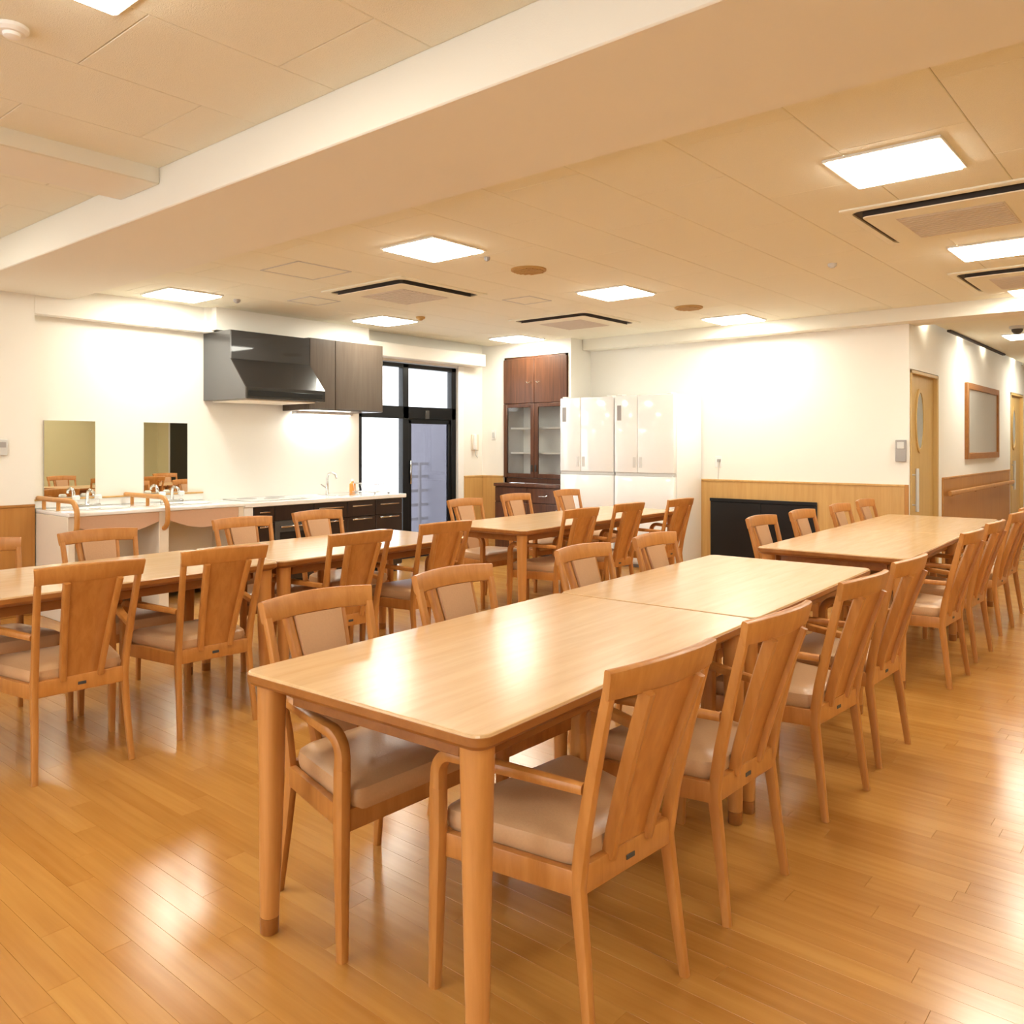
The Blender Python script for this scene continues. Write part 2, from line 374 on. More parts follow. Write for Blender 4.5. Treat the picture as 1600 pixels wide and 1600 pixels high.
def corridor_doors():
    for i, (y0, y1, zt) in enumerate(((8.14, 9.14, 1.99), (13.11, 14.09, 2.02))):
        f = MB().box(-2.2, -2.09, y0, y0+.03, 0, zt, .003).box(-2.2, -2.09, y1-.05, y1, 0, zt, .003).box(-2.2, -2.09, y0, y1, zt-.03, zt, .003)
        d = f.build('door_%d' % (i+1), 'door', **S)
        cy, cz = (y0+.03+y1-.05)/2 - .07, 1.53
        leaf = MB().box(-2.17, -2.13, y0+.03, y1-.05, .01, zt-.03, .003).build('door_leaf', 'door', d)
        n = 28; ry, rz_ = .125, .27
        rg = MB(); rs = []
        for rr, x in ((1.14, -2.1295), (1.14, -2.118), (1.0, -2.116), (1.0, -2.1295)):
            rs.append([(x, cy + ry*rr*math.cos(2*math.pi*k/n), cz + rz_*rr*math.sin(2*math.pi*k/n)) for k in range(n)])
        rg.rings(rs, cap=False); rg.build('window_ring', 'door', leaf)
        MB().prism([(cy+ry*math.cos(2*math.pi*k/n), cz+rz_*math.sin(2*math.pi*k/n)) for k in range(n)], lambda a, b: (-2.129, a, b), lambda a, b: (-2.124, a, b)).build('oval_pane', 'frost', leaf)
        h = MB().tube([(-2.07, y0+.12, .68), (-2.07, y0+.12, 1.08)], .016, 10)
        for z in (.74, 1.02): h.tube([(-2.131, y0+.12, z), (-2.07, y0+.12, z)], .008, 8)
        h.build('pull_handle', 'lgrey', leaf)
    # dark glazed door on the unseen right, which the second mirror shows
    d = MB().box(1.1, 1.16, 8.27, 8.3, 0, 2.1, .003).box(2.04, 2.1, 8.27, 8.3, 0, 2.1, .003).box(1.1, 2.1, 8.27, 8.3, 2.04, 2.1, .003).build('door_3', 'lgrey', **S)
    MB().box(1.16, 2.04, 8.275, 8.298, .01, 2.04).build('door_leaf', 'black', d)
corridor_doors()

# ------------------------------------------------------------------ chairs
def yback(z):
    t = max(0, (z - .36) / .45); return -.160 - .105 * t ** 1.15
def make_chair():
    t = thing('dining_armchair', '', 'chair')
    for s in (-1, 1):
        pts, sz = [], []
        for z, x, w, h in ((0, .183, .022, .024), (.18, .175, .025, .030), (.34, .171, .027, .036), (.46, .173, .026, .034), (.58, .179, .025, .031), (.70, .185, .024, .028), (.785, .189, .023, .026)):
            y = -.205 + (.045) * (z/.34) if z < .35 else yback(z)
            pts.append((s*x, y, z)); sz.append((w, h))
        MB().sweep(pts, sz, (1, 0, 0), .32).build('rear_leg', 'chair', t)
    for s in (-1, 1):
        pts = [(s*.268, .205, 0), (s*.266, .200, .2), (s*.264, .197, .36), (s*.263, .198, .48)]
        MB().sweep(pts, [(.026, .028), (.031, .036), (.034, .042), (.034, .041)], (1, 0, 0), .32).build('front_leg', 'chair', t)
        a = [(s*.263, .198, .479)]; sz = [(.034, .040)]
        for k in range(7):
            an = R(k*15); a.append((s*.262, .138 + .06*math.cos(an), .510 + .06*math.sin(an))); sz.append((.034 + .001*k, .038 - .0015*k))
        for q in (.25, .5, .75, 1): a.append((s*(.262 - .080*q), .138 - .322*q, .570 - .010*q)); sz.append((.040 - .014*q, .027 - .003*q))
        MB().sweep(a, sz, (1, 0, 0), .34).build('armrest', 'chair', t)
    # rails
    f = MB()
    for s in (-1, 1): f.sweep([(s*.172, -.16, .345), (s*.25, .195, .345)], (.022, .058), (1, 0, 0), .15)
    f.sweep([(-.252, .195, .345), (.252, .195, .345)], (.058, .022), (0, 0, 1), .15)
    f.build('seat_frame', 'chair', t)
    rr = MB().sweep([(-.162, -.163, .352), (.162, -.163, .352)], (.064, .024), (0, 0, 1), .18).build('rear_rail', 'chair', t)
    MB().box(-.016, .016, -.1772, -.1748, .344, .356, .001).build('name_plate', 'dgrey', rr)
    # cushion
    def outline(inset, z):
        poly = [(.246, .218), (-.246, .218), (-.166, -.158), (.166, -.158)]; rad = .045 - min(.02, inset*.3); pts = []
        cs = [Vector(p) for p in poly]; ctr = Vector((0, .04))
        for i in range(4):
            p = cs[i]; a = (cs[i-1]-p).normalized(); b = (cs[(i+1) % 4]-p).normalized()
            p = p + (a + b) * inset
            for k in range(6):
                q = k/5; p0 = p + a*rad; p1 = p + b*rad
                v = p0*(1-q)**2 + p*2*q*(1-q) + p1*q*q; pts.append((v.x, v.y, z))
        return pts
    MB().rings([outline(.012, .360), outline(.004, .376), outline(0, .398), outline(.005, .418), outline(.022, .431), outline(.06, .439), outline(.12, .442)]).build('seat_cushion', 'seat', t)
    # crest rail, curved and tilted
    cr, cs = [], []
    for k in range(-6, 7):
        q = k/6; cr.append((q*.203, yback(.80) - .032*(1-q*q), .802 + .006*(1-q*q))); cs.append((.070 - .004*q*q, .023))
    MB().sweep(cr, cs, (0, -.24, 1), .3).build('top_rail', 'chair', t)
    # splat: two stiles and a panel, padded in front
    zs = [.372, .44, .52, .60, .68, .775]
    def off(z): return -.030*max(0, (z-.37)/.4)**1.2
    for s in (-1, 1):
        MB().sweep([(s*(.070 + .028*(z-.372)/.383), yback(z) + off(z) - .006, z) for z in zs], (.023, .034), (1, 0, 0), .3).build('splat_stile', 'chair', t)
    MB().sweep([(0, yback(z) + off(z) - .001, z) for z in zs], [(.122 + .054*(z-.372)/.383, .010) for z in zs], (1, 0, 0), .1).build('back_panel', 'chair', t)
    MB().sweep([(0, yback(z) + off(z) + .013, z) for z in zs], [(.118 + .054*(z-.372)/.383, .020) for z in zs], (1, 0, 0), .4).build('back_pad', 'leather', t)
    return t
chair0 = make_chair()
_first = [True]
def place_chair(x, y, deg, label, group):
    if _first[0]:
        _first[0] = False; c = chair0; c.location = (x, y, 0); c.rotation_euler.z = R(deg); c['label'] = label; c['group'] = group; return c
    return dup(chair0, (x, y, 0), R(deg), label, group)

# ------------------------------------------------------------------ tables
def make_table(w, l):
    t = thing('dining_table', '', 'table')
    m = MB(); rs = []
    for z, ins in ((.694, .003), (.699, .005), (.700, .008)):
        rs.append([(x, y, z) for x, y in rrect(w-2*ins, l-2*ins, .040-ins*.6, 6)])
    m.rings(rs); m.build('tabletop', 'table_top', t, ang=12)
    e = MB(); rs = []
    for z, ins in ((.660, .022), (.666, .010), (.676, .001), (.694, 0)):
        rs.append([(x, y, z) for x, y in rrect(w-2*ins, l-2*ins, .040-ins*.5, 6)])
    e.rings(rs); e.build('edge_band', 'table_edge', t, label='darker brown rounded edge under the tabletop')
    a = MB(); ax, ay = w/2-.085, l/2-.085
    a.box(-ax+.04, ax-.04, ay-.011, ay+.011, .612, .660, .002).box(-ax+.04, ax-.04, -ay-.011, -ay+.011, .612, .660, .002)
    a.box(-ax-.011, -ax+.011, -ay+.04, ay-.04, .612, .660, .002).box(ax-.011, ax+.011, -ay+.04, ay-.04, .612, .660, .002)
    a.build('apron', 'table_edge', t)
    lx, ly = w/2-.058, l/2-.057
    for sx in (-1, 1):
        for sy in (-1, 1):
            sz = [(.047, .047), (.052, .052), (.062, .062), (.070, .070), (.073, .073)]
            pts = [(sx*(lx+.004), sy*(ly+.004), .045), (sx*(lx+.003), sy*(ly+.003), .15), (sx*lx, sy*ly, .40), (sx*lx, sy*ly, .60), (sx*lx, sy*ly, .661)]
            lg = MB().sweep(pts, sz, (1, 0, 0), .42, 4).build('leg', 'table_leg', t)
            MB().sweep([(sx*(lx+.004), sy*(ly+.004), 0), (sx*(lx+.004), sy*(ly+.004), .003), (sx*(lx+.004), sy*(ly+.004), .044)], [(.042, .042), (.046, .046), (.0475, .0475)], (1, 0, 0), .42, 4).build('foot_cap', 'table_edge', lg)
    return t
tb0 = make_table(.835, 1.475)
tb1 = make_table(.82, 2.36)
def row(x_edge, y0, deg, labels, first=False):
    """two tables end to end; x_edge is the right edge at y0"""
    c, s = math.cos(R(deg)), math.sin(R(deg)); out = []
    for i, lb in enumerate(labels):
        u, v = -.41, .7375 + i*1.48
        x, y = x_edge + u*c - v*s, y0 + u*s + v*c
        if first and i == 0:
            tb0.location = (x, y, 0); tb0.rotation_euler.z = R(deg); tb0['label'] = lb; tb0['group'] = 'long wooden dining tables'
        else: dup(tb0, (x, y, 0), R(deg), lb, 'long wooden dining tables')
row(-1.143, 1.245, 2.3, ['nearest wooden dining table, its rounded front corner and round leg closest to the viewer', 'wooden dining table butted to the far end of the nearest table'], True)
row(-1.215, 4.66, 1.8, ['wooden dining table starting behind the front table row, right of the fridges', 'far wooden dining table by the corridor, end of the right row'])
row(-3.60, .995, 1.9, ['wooden dining table cut off by the left edge of the picture', 'wooden dining table in front of the dark kitchen cupboards'])
tb1.location = (-3.655 - .41*math.cos(R(1.9)) - 1.18*math.sin(R(1.9)), 4.45 - .41*math.sin(R(1.9)) + 1.18*math.cos(R(1.9)), 0); tb1.rotation_euler.z = R(1.9)
tag(tb1, 'long wooden dining table in front of the brown cupboard and the white fridges', 'table', 'long wooden dining tables')

ordn = ['first', 'second', 'third', 'fourth']
G = 'wooden armchairs at the dining tables'
for i, (x, y, a) in enumerate([(-1.20, 1.65, 86), (-1.195, 2.27, 88), (-1.205, 3.07, 86), (-1.215, 3.68, 88)]):
    place_chair(x, y, a, ['large wooden armchair with tan seat nearest the viewer, its slatted back turned to us', 'second wooden armchair from the viewer along the right of the front table', 'third wooden armchair from the viewer along the right of the front table', 'fourth wooden armchair along the right of the front table, at its far end'][i], G)
for i, (x, y, a) in enumerate([(-1.87, 1.585, -91), (-1.89, 2.22, -90), (-1.925, 3.10, -91), (-1.93, 3.75, -90)]):
    place_chair(x, y, a, '%s wooden armchair on the far left side of the front table, tan pad facing us' % ['nearest', 'second', 'third', 'farthest'][i], G)
for i, (x, y, a) in enumerate([(-1.255, 5.05, 88), (-1.265, 5.74, 88), (-1.285, 6.62, 88), (-1.32, 7.22, 88)]):
    place_chair(x, y, a, '%s wooden armchair along the right edge of the far right table row' % ['nearest', 'second', 'third', 'farthest'][i], G)
for i, (x, y, a) in enumerate([(-1.955, 5.13, -92), (-1.94, 5.79, -92), (-1.935, 6.56, -91), (-1.955, 7.24, -91)]):
    place_chair(x, y, a, ['wooden armchair facing us in front of the left part of the black panel', 'wooden armchair facing us at the right end of the black panel', 'wooden armchair facing us before the wainscot, just right of the black panel', 'wooden armchair facing us before the wainscot, nearest the oval window door'][i], G)
for i, (x, y, a) in enumerate([(-3.62, 1.42, 88), (-3.665, 2.03, 87), (-3.725, 2.86, 87), (-3.775, 3.55, 87)]):
    place_chair(x, y, a, ['wooden armchair seen from behind, leftmost of the row with backs to us', 'wooden armchair seen from behind, second from the left in the left row', 'wooden armchair seen from behind, third from the left in the left row', 'wooden armchair seen from behind below the black framed glass door'][i], G)
for i, (x, y, a) in enumerate([(-4.32, 1.37, -92), (-4.34, 1.97, -92), (-4.43, 2.9, -92), (-4.51, 3.54, -91)]):
    place_chair(x, y, a, ['wooden armchair facing us at the left picture edge, mostly out of view', 'wooden armchair facing us in front of the washbasin counter', 'wooden armchair facing us at the left end of the dark kitchen base', 'wooden armchair facing us in front of the middle of the dark kitchen base'][i], G)
for i, (x, y, a) in enumerate([(-3.77, 4.94, 88), (-3.80, 5.64, 88), (-3.76, 6.40, 88)]):
    place_chair(x, y, a, ['wooden armchair seen from behind before the left white fridge', 'wooden armchair seen from behind before the right white fridge', 'wooden armchair seen from behind before the right side of the white fridges'][i], G)
for i, (x, y, a) in enumerate([(-4.60, 5.13, -92), (-4.73, 5.96, -92), (-4.79, 6.85, -92)]):
    place_chair(x, y, a, ['wooden armchair facing us before the wainscot beside the glass door', 'wooden armchair facing us in front of the brown cupboard base', 'wooden armchair facing us at the left edge of the left fridge'][i], G)

# ------------------------------------------------------------------ kitchen
def kitchen():
    # range hood
    y0, y1, zb, zt = 3.93, 4.765, 1.70, 2.31; xb = XL+.002
    prof = [(xb, zt), (-6.55, zt), (-6.55, 2.06), (-6.31, 1.80), (-6.31, zb), (xb, zb)]
    h = thing('range_hood', 'black range hood with a slanted front over the cooktop', 'range hood', (0, 0, 0))
    MB().prism(prof, lambda x, z: (x, y0+.012, z), lambda x, z: (x, y1, z)).build('hood_body', 'hood', h)
    MB().prism(prof, lambda x, z: (x, y0, z), lambda x, z: (x, y0+.012, z)).build('side_panel', 'hood_side', h, label='brushed grey steel left side')
    MB().box(-6.312, -6.304, y0+.03, y1-.03, zb+.02, zb+.07, .002).build('front_lip', 'blackm', h)
    MB().box(-6.95, -6.38, y0+.06, y1-.06, zb-.012, zb, .003).build('filter', 'cream', h)
    # wall cabinet
    c = thing('wall_cabinet', 'dark brown two-door wall cabinet beside the range hood', 'cabinet', (0, 0, 0))
    MB().box(XL+.002, -6.575, 4.77, 5.68, 1.635, 2.325, .002).build('body', 'kdoor', c)
    for a, b in ((4.772, 5.068), (5.074, 5.678)):
        d = MB().box(-6.574, -6.552, a, b, 1.638, 2.322, .002).build('door', 'kdoor', c)
        MB().box(-6.552, -6.546, a+.02, b-.02, 1.638, 1.650, .002).build('handle_strip', 'dgrey', d)
    u = thing('under_cabinet_lamp', 'lit slim lamp under the dark wall cabinet', 'lamp', (0, 0, 0))
    MB().box(-6.96, -6.88, 4.85, 5.55, 1.605, 1.634, .004).build('housing', 'white', u)
    MB().box(-6.955, -6.885, 4.88, 5.52, 1.597, 1.605, .002).build('diffuser', 'tube', u)
    # base unit
    b = thing('kitchen_base_unit', 'dark brown kitchen base cupboards with built-in oven and white end panel', 'cabinet', (0, 0, 0))
    MB().box(XL+.002, -6.36, 4.02, 5.76, .08, .758, .002).build('body', 'kbase', b)
    MB().box(XL+.002, -6.42, 4.02, 5.76, 0, .08).build('plinth', 'black', b)
    MB().box(XL+.002, -6.33, 3.93, 4.018, 0, .758, .002).build('end_panel', 'white', b, label='white left end panel')
    ys = [4.03, 4.24, 4.66, 5.05, 5.40, 5.755]
    for i in range(5):
        a, e = ys[i]+.003, ys[i+1]-.003
        if i == 1:
            o = MB().box(-6.36, -6.335, a, e, .25, .62, .004).build('oven', 'dgrey', b); MB().box(-6.335, -6.331, a+.05, e-.05, .29, .52).build('oven_window', 'black', o)
            MB().box(-6.335, -6.31, a+.05, e-.05, .56, .575, .003).build('oven_handle', 'steel', o)
            MB().box(-6.36, -6.338, a, e, .09, .245, .002).build('drawer', 'kbase', b); MB().box(-6.36, -6.338, a, e, .625, .752, .002).build('drawer', 'kbase', b)
        else:
            d = MB().box(-6.36, -6.338, a, e, .09, .60, .002).build('door', 'kbase', b); MB().box(-6.338, -6.322, a+.05, e-.05, .57, .582, .003).build('handle', 'steel', d)
            d = MB().box(-6.36, -6.338, a, e, .605, .752, .002).build('drawer', 'kbase', b); MB().box(-6.338, -6.322, a+.05, e-.05, .70, .712, .003).build('handle', 'steel', d)
    w = thing('kitchen_worktop', 'white kitchen worktop running from the washbasins to the window', 'worktop', (0, 0, 0))
    MB().box(XL+.002, -6.31, 3.925, 5.79, .760, .800, .006).build('slab', 'white_gloss', w)
    MB().box(-6.86, -6.45, 5.08, 5.42, .8005, .8035, .001).build('sink_rim', 'steel', w)
    k = thing('cooktop', 'thin pale grey cooktop on the white worktop under the hood', 'cooktop', (0, 0, 0))
    MB().box(-6.88, -6.42, 4.05, 4.65, .800, .808, .003).build('glass_plate', 'lgrey', k)
    for x, y, r in ((-6.72, 4.2, .09), (-6.72, 4.5, .09), (-6.55, 4.35, .07)): MB().lathe([(r, .8082), (r, .8095)], (x, y, 0), 20).build('hotplate', 'grey', k)
    fa = thing('kitchen_faucet', 'chrome swan-neck faucet at the kitchen sink', 'faucet', (-6.88, 5.22, .800))
    MB().tube([(0, 0, 0), (0, 0, .02), (0, 0, .16), (.02, 0, .20), (.07, 0, .22), (.13, 0, .20), (.15, 0, .16)], [.022, .016, .012, .012, .012, .012, .011], 10).build('spout', 'steel', fa)
    MB().tube([(0, -.015, .06), (0, -.08, .10)], .007, 8).build('lever', 'steel', fa)
    dr = thing('dish_rack', 'steel wire dish rack on the worktop end by the window', 'rack', (-6.65, 5.62, .800))
    m = MB()
    for z in (.015, .10): 
        m.tube([(-.17, -.12, z), (.17, -.12, z), (.17, .12, z), (-.17, .12, z), (-.17, -.12, z)], .004, 6)
    m.build('frame', 'steel', dr)
    m = MB()
    for k in range(9): m.tube([(-.16+.04*k, -.12, .10), (-.16+.04*k, -.10, .012), (-.16+.04*k, .10, .012), (-.16+.04*k, .12, .10)], .0025, 6)
    m.build('wires', 'steel', dr)
    for k in range(4): MB().box(-.16 if k % 2 else .14, -.14 if k % 2 else .16, -.10 if k < 2 else .08, -.08 if k < 2 else .10, 0, .012, .002).build('foot', 'grey', dr)
    bt = thing('soap_bottle', 'small orange soap bottle beside the kitchen faucet', 'bottle', (-6.86, 5.53, .800))
    MB().lathe([(.028, 0), (.032, .006), (.032, .09), (.014, .105), (.012, .118)], n=14).build('bottle_body', 'orange', bt)
    MB().lathe([(.013, .118), (.013, .135), (.006, .14)], n=12).build('cap', 'white', bt)
kitchen()

def washstand():
    w = thing('washbasin_counter', 'white two-basin washing counter with tan curved fascias under the mirrors', 'washstand', (0, 0, 0))
    x0, x1, y0, y1 = XL+.002, -6.29, 2.49, 3.915
    MB().box(x0, x1, y0, y1, .775, .805, .008, 2).build('counter_top', 'white_gloss', w)
    MB().box(x0, x0+.02, y0, y1, .805, .862, .003).build('splashback', 'white', w)
    MB().box(x0, x0+.03, y0, y1, .862, .875, .003).build('splash_trim', 'wains', w)
    for a, b in ((2.49, 2.54), (3.17, 3.25), (3.865, 3.915)): MB().box(x0, x1-.02, a, b, 0, .774, .003).build('support_panel', 'cream', w)
    MB().box(-6.75, -6.73, y0+.05, y1-.05, .05, .70, .002).build('back_panel', 'cream', w)
    for a, b in ((2.545, 3.165), (3.255, 3.86)):
        poly = [(a, .773), (b, .773)] + [(b + (a-b)*k/12, .70 - .075*math.sin(math.pi*k/12)) for k in range(13)]
        MB().prism(poly, lambda y, z: (x1-.035, y, z), lambda y, z: (x1-.012, y, z)).build('fascia', 'tan', w)
        c = (a+b)/2
        n = 24; rs = []
        for r, z in ((.21, .806), (.215, .812), (.20, .812), (.18, .79), (.12, .777)): rs.append([(-6.60 + r*.8*math.cos(2*math.pi*k/n), c + r*math.sin(2*math.pi*k/n), z) for k in range(n)])
        MB().rings(rs).build('basin', 'ceramic', w)
    for i, (y, lb) in enumerate(((2.53, 'left'), (3.21, 'middle'))):
        g = thing('grab_rail', 'bent wooden grab rail at the %s of the washbasin counter' % ('left end' if i == 0 else 'middle'), 'grab rail', (0, y, 0), group='wooden grab rails on the washbasin counter')
        p = [(XL+.035, 0, .885), (-6.35, 0, .885)] + [(-6.35 + .10*math.sin(R(18*k)), 0, .785 + .10*math.cos(R(18*k))) for k in range(1, 6)] + [(-6.25, 0, .74)] + [(-6.33+.08*math.cos(R(18*k)), 0, .72-.08*math.sin(R(18*k))) for k in range(1, 6)]
        MB().tube(p, .019, 10).build('rail', 'rail', g)
        for x in (-6.85, -6.58): MB().tube([(x, 0, .805), (x, 0, .87)], .015, 8).build('post', 'rail', g)
    for i, y in enumerate((2.855, 3.56)):
        f = thing('basin_faucet', 'chrome faucet with two white knobs at the %s washbasin' % ('left' if i == 0 else 'right'), 'faucet', (-6.86, y, .805), group='washbasin faucets')
        MB().tube([(0, 0, 0), (0, 0, .10), (.015, 0, .125), (.05, 0, .135), (.11, 0, .12), (.12, 0, .095)], [.018, .013, .012, .012, .011, .011], 10).build('spout', 'steel', f)
        MB().box(-.02, .02, -.10, .10, 0, .025, .006).build('base', 'steel', f)
        for s in (-1, 1):
            MB().lathe([(.012, .02), (.012, .055), (.028, .06), (.030, .085), (.02, .095)], (0, s*.085, 0), 10).build('knob', 'ceramic', f)
    for i, (a, b) in enumerate(((2.58, 2.975), (3.375, 3.775))):
        m = thing('wall_mirror', ['frameless wall mirror over the left washbasin, reflecting a pale wall', 'frameless wall mirror over the right washbasin, reflecting a dark doorway'][i], 'mirror', (0, 0, 0), group='mirrors over the washbasins')
        MB().box(XL, XL+.006, a, b, .88, 1.495, .001).build('backing', 'lgrey', m)
        MB().box(XL+.006, XL+.010, a+.003, b-.003, .883, 1.492).build('mirror_plate', 'mirror', m)
washstand()

# ------------------------------------------------------------------ fridges, hutch, black panel
def fridge(x0, label):
    x1 = x0 + .722; yf, zt = 7.48, 1.825
    f = thing('refrigerator', label, 'refrigerator', ((x0+x1)/2, 7.78, 0), group='white four-door refrigerators')
    w = .358
    MB().box(-w, w, -.235, .30, .03, zt, .008, 2).build('body', 'white_gloss', f)
    MB().box(-w+.03, w-.03, -.21, .28, 0, .03).build('base', 'grey', f)
    sp = -w + .285
    for a, b, z0, z1 in ((-w, sp, 1.005, zt-.002), (sp, w, 1.005, zt-.002)):
        d = MB().box(a+.002, b-.002, -.30, -.24, z0, z1, .010, 2).build('door', 'white_gloss', f)
        if a == -w: MB().box(a+.035, a+.085, -.3035, -.3, 1.56, 1.72, .001).build('control_panel', 'grey', d)
        MB().box(b-.055 if a == -w else a+.02, b-.02 if a == -w else a+.055, -.3035, -.3, 1.06, 1.17, .001).build('sticker', 'lgrey', d)
    for z0, z1 in ((.53, .972), (.06, .522)):
        d = MB().box(-w+.002, w-.002, -.30, -.24, z0, z1, .010, 2).build('drawer', 'white_gloss', f)
        MB().box(-w+.02, w-.02, -.297, -.262, z1+.001, z1+.007, .001).build('drawer_grip', 'lgrey', d)
    MB().box(-w+.004, w-.004, -.285, -.236, .974, 1.004).build('handle_groove', 'lgrey', f)
    for s in (-1, 1): MB().box(s*(w-.06)-.03, s*(w-.06)+.03, -.29, -.20, zt, zt+.012, .003).build('hinge_cover', 'white', f)
fridge(-5.615, 'left of the two white four-door refrigerators, next to the brown cupboard')
fridge(-4.885, 'right of the two white four-door refrigerators, its side toward the back wall')

def hutch():
    c = thing('china_cupboard', 'tall dark brown cupboard with glass doors built in left of the refrigerators', 'cupboard', (0, 0, 0))
    x0, x1, yf, yb = -6.63, -5.66, 7.70, 8.03
    b = MB()
    b.box(x0, x0+.04, yf, yb, .84, 2.36, .002).box(x1-.04, x1, yf, yb, .84, 2.36, .002).box(x0, x1, yf, yb, 2.32, 2.36, .002).box(x0+.04, x1-.04, yf+.02, yb, 1.78, 1.82, .002).box(x0, x1, yf, yb, .84, .90, .002)
    b.build('carcass', 'brown', c)
    MB().box(x0+.04, x1-.04, yb-.02, yb-.005, .90, 1.78).build('back_board', 'white', c)
    for s in (x0+.041, x1-.052): MB().box(s, s+.011, yf+.02, yb-.02, .90, 1.78).build('side_lining', 'white', c)
    for z in (1.20, 1.50): MB().box(x0+.052, x1-.052, yf+.06, yb-.02, z-.011, z+.011, .002).build('shelf', 'white', c)
    xm = (x0+x1)/2
    for a, e in ((x0+.005, xm-.003), (xm+.003, x1-.005)):
        d = MB().box(a, e, yf-.022, yf-.001, 1.80, 2.335, .003).build('door', 'brown', c)
        hx = e-.10 if a < xm-.1 else a+.04
        MB().tube([(hx, yf-.022, 2.05), (hx+.005, yf-.045, 2.05), (hx+.03, yf-.05, 2.035), (hx+.055, yf-.045, 2.05), (hx+.06, yf-.022, 2.05)], .006, 8).build('handle', 'steel', d)
        fr = MB().box(a, a+.055, yf-.022, yf-.001, .905, 1.795, .003).box(e-.055, e, yf-.022, yf-.001, .905, 1.795, .003).box(a+.055, e-.055, yf-.022, yf-.001, 1.75, 1.795, .003).box(a+.055, e-.055, yf-.022, yf-.001, .905, .955, .003)
        fr = fr.build('glass_door', 'brown', c); MB().box(a+.05, e-.05, yf-.014, yf-.010, .95, 1.755).build('pane', 'glass', fr)
        MB().box(e-.035 if a < xm-.1 else a+.015, e-.015 if a < xm-.1 else a+.035, yf-.036, yf-.022, .98, 1.06, .002).build('latch', 'dgrey', fr)
    k = MB().box(x0-.02, x1+.0, 7.56, 7.698, .02, .80, .003).build('base_body', 'brown', c)
    MB().box(x0-.035, x1, 7.535, 7.699, .80, .838, .005).build('base_top', 'brown', c)
    MB().box(x0, x1-.02, 7.58, 7.69, 0, .02).build('plinth', 'black', c)
    for a, e in ((x0-.015, xm-.003), (xm+.003, x1-.005)):
        d = MB().box(a, e, 7.542, 7.559, .62, .79, .003).build('drawer', 'brown', c); MB().tube([((a+e)/2-.06, 7.542, .71), ((a+e)/2-.05, 7.522, .70), ((a+e)/2+.05, 7.522, .70), ((a+e)/2+.06, 7.542, .71)], .006, 8).build('handle', 'steel', d)
        d = MB().box(a, e, 7.542, 7.559, .04, .61, .003).build('door', 'brown', c); MB().box(e-.05, e-.03, 7.53, 7.542, .45, .55, .003).build('handle', 'steel', d)
hutch()

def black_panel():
    c = thing('dark_niche_panel', 'flat black panel painted for the dark of an open niche in the back wainscot', 'cabinet', (-3.495, 8.085, 0))  # shade of an open niche painted as a flat black panel, doors added
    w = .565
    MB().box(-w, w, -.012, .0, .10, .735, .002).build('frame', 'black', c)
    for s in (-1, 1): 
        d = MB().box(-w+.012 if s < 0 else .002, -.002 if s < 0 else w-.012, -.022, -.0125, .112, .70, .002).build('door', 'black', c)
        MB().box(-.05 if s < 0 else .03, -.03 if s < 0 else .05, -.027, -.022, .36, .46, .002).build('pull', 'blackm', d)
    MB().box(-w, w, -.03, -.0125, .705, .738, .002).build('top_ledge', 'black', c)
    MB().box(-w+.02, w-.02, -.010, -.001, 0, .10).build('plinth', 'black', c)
black_panel()

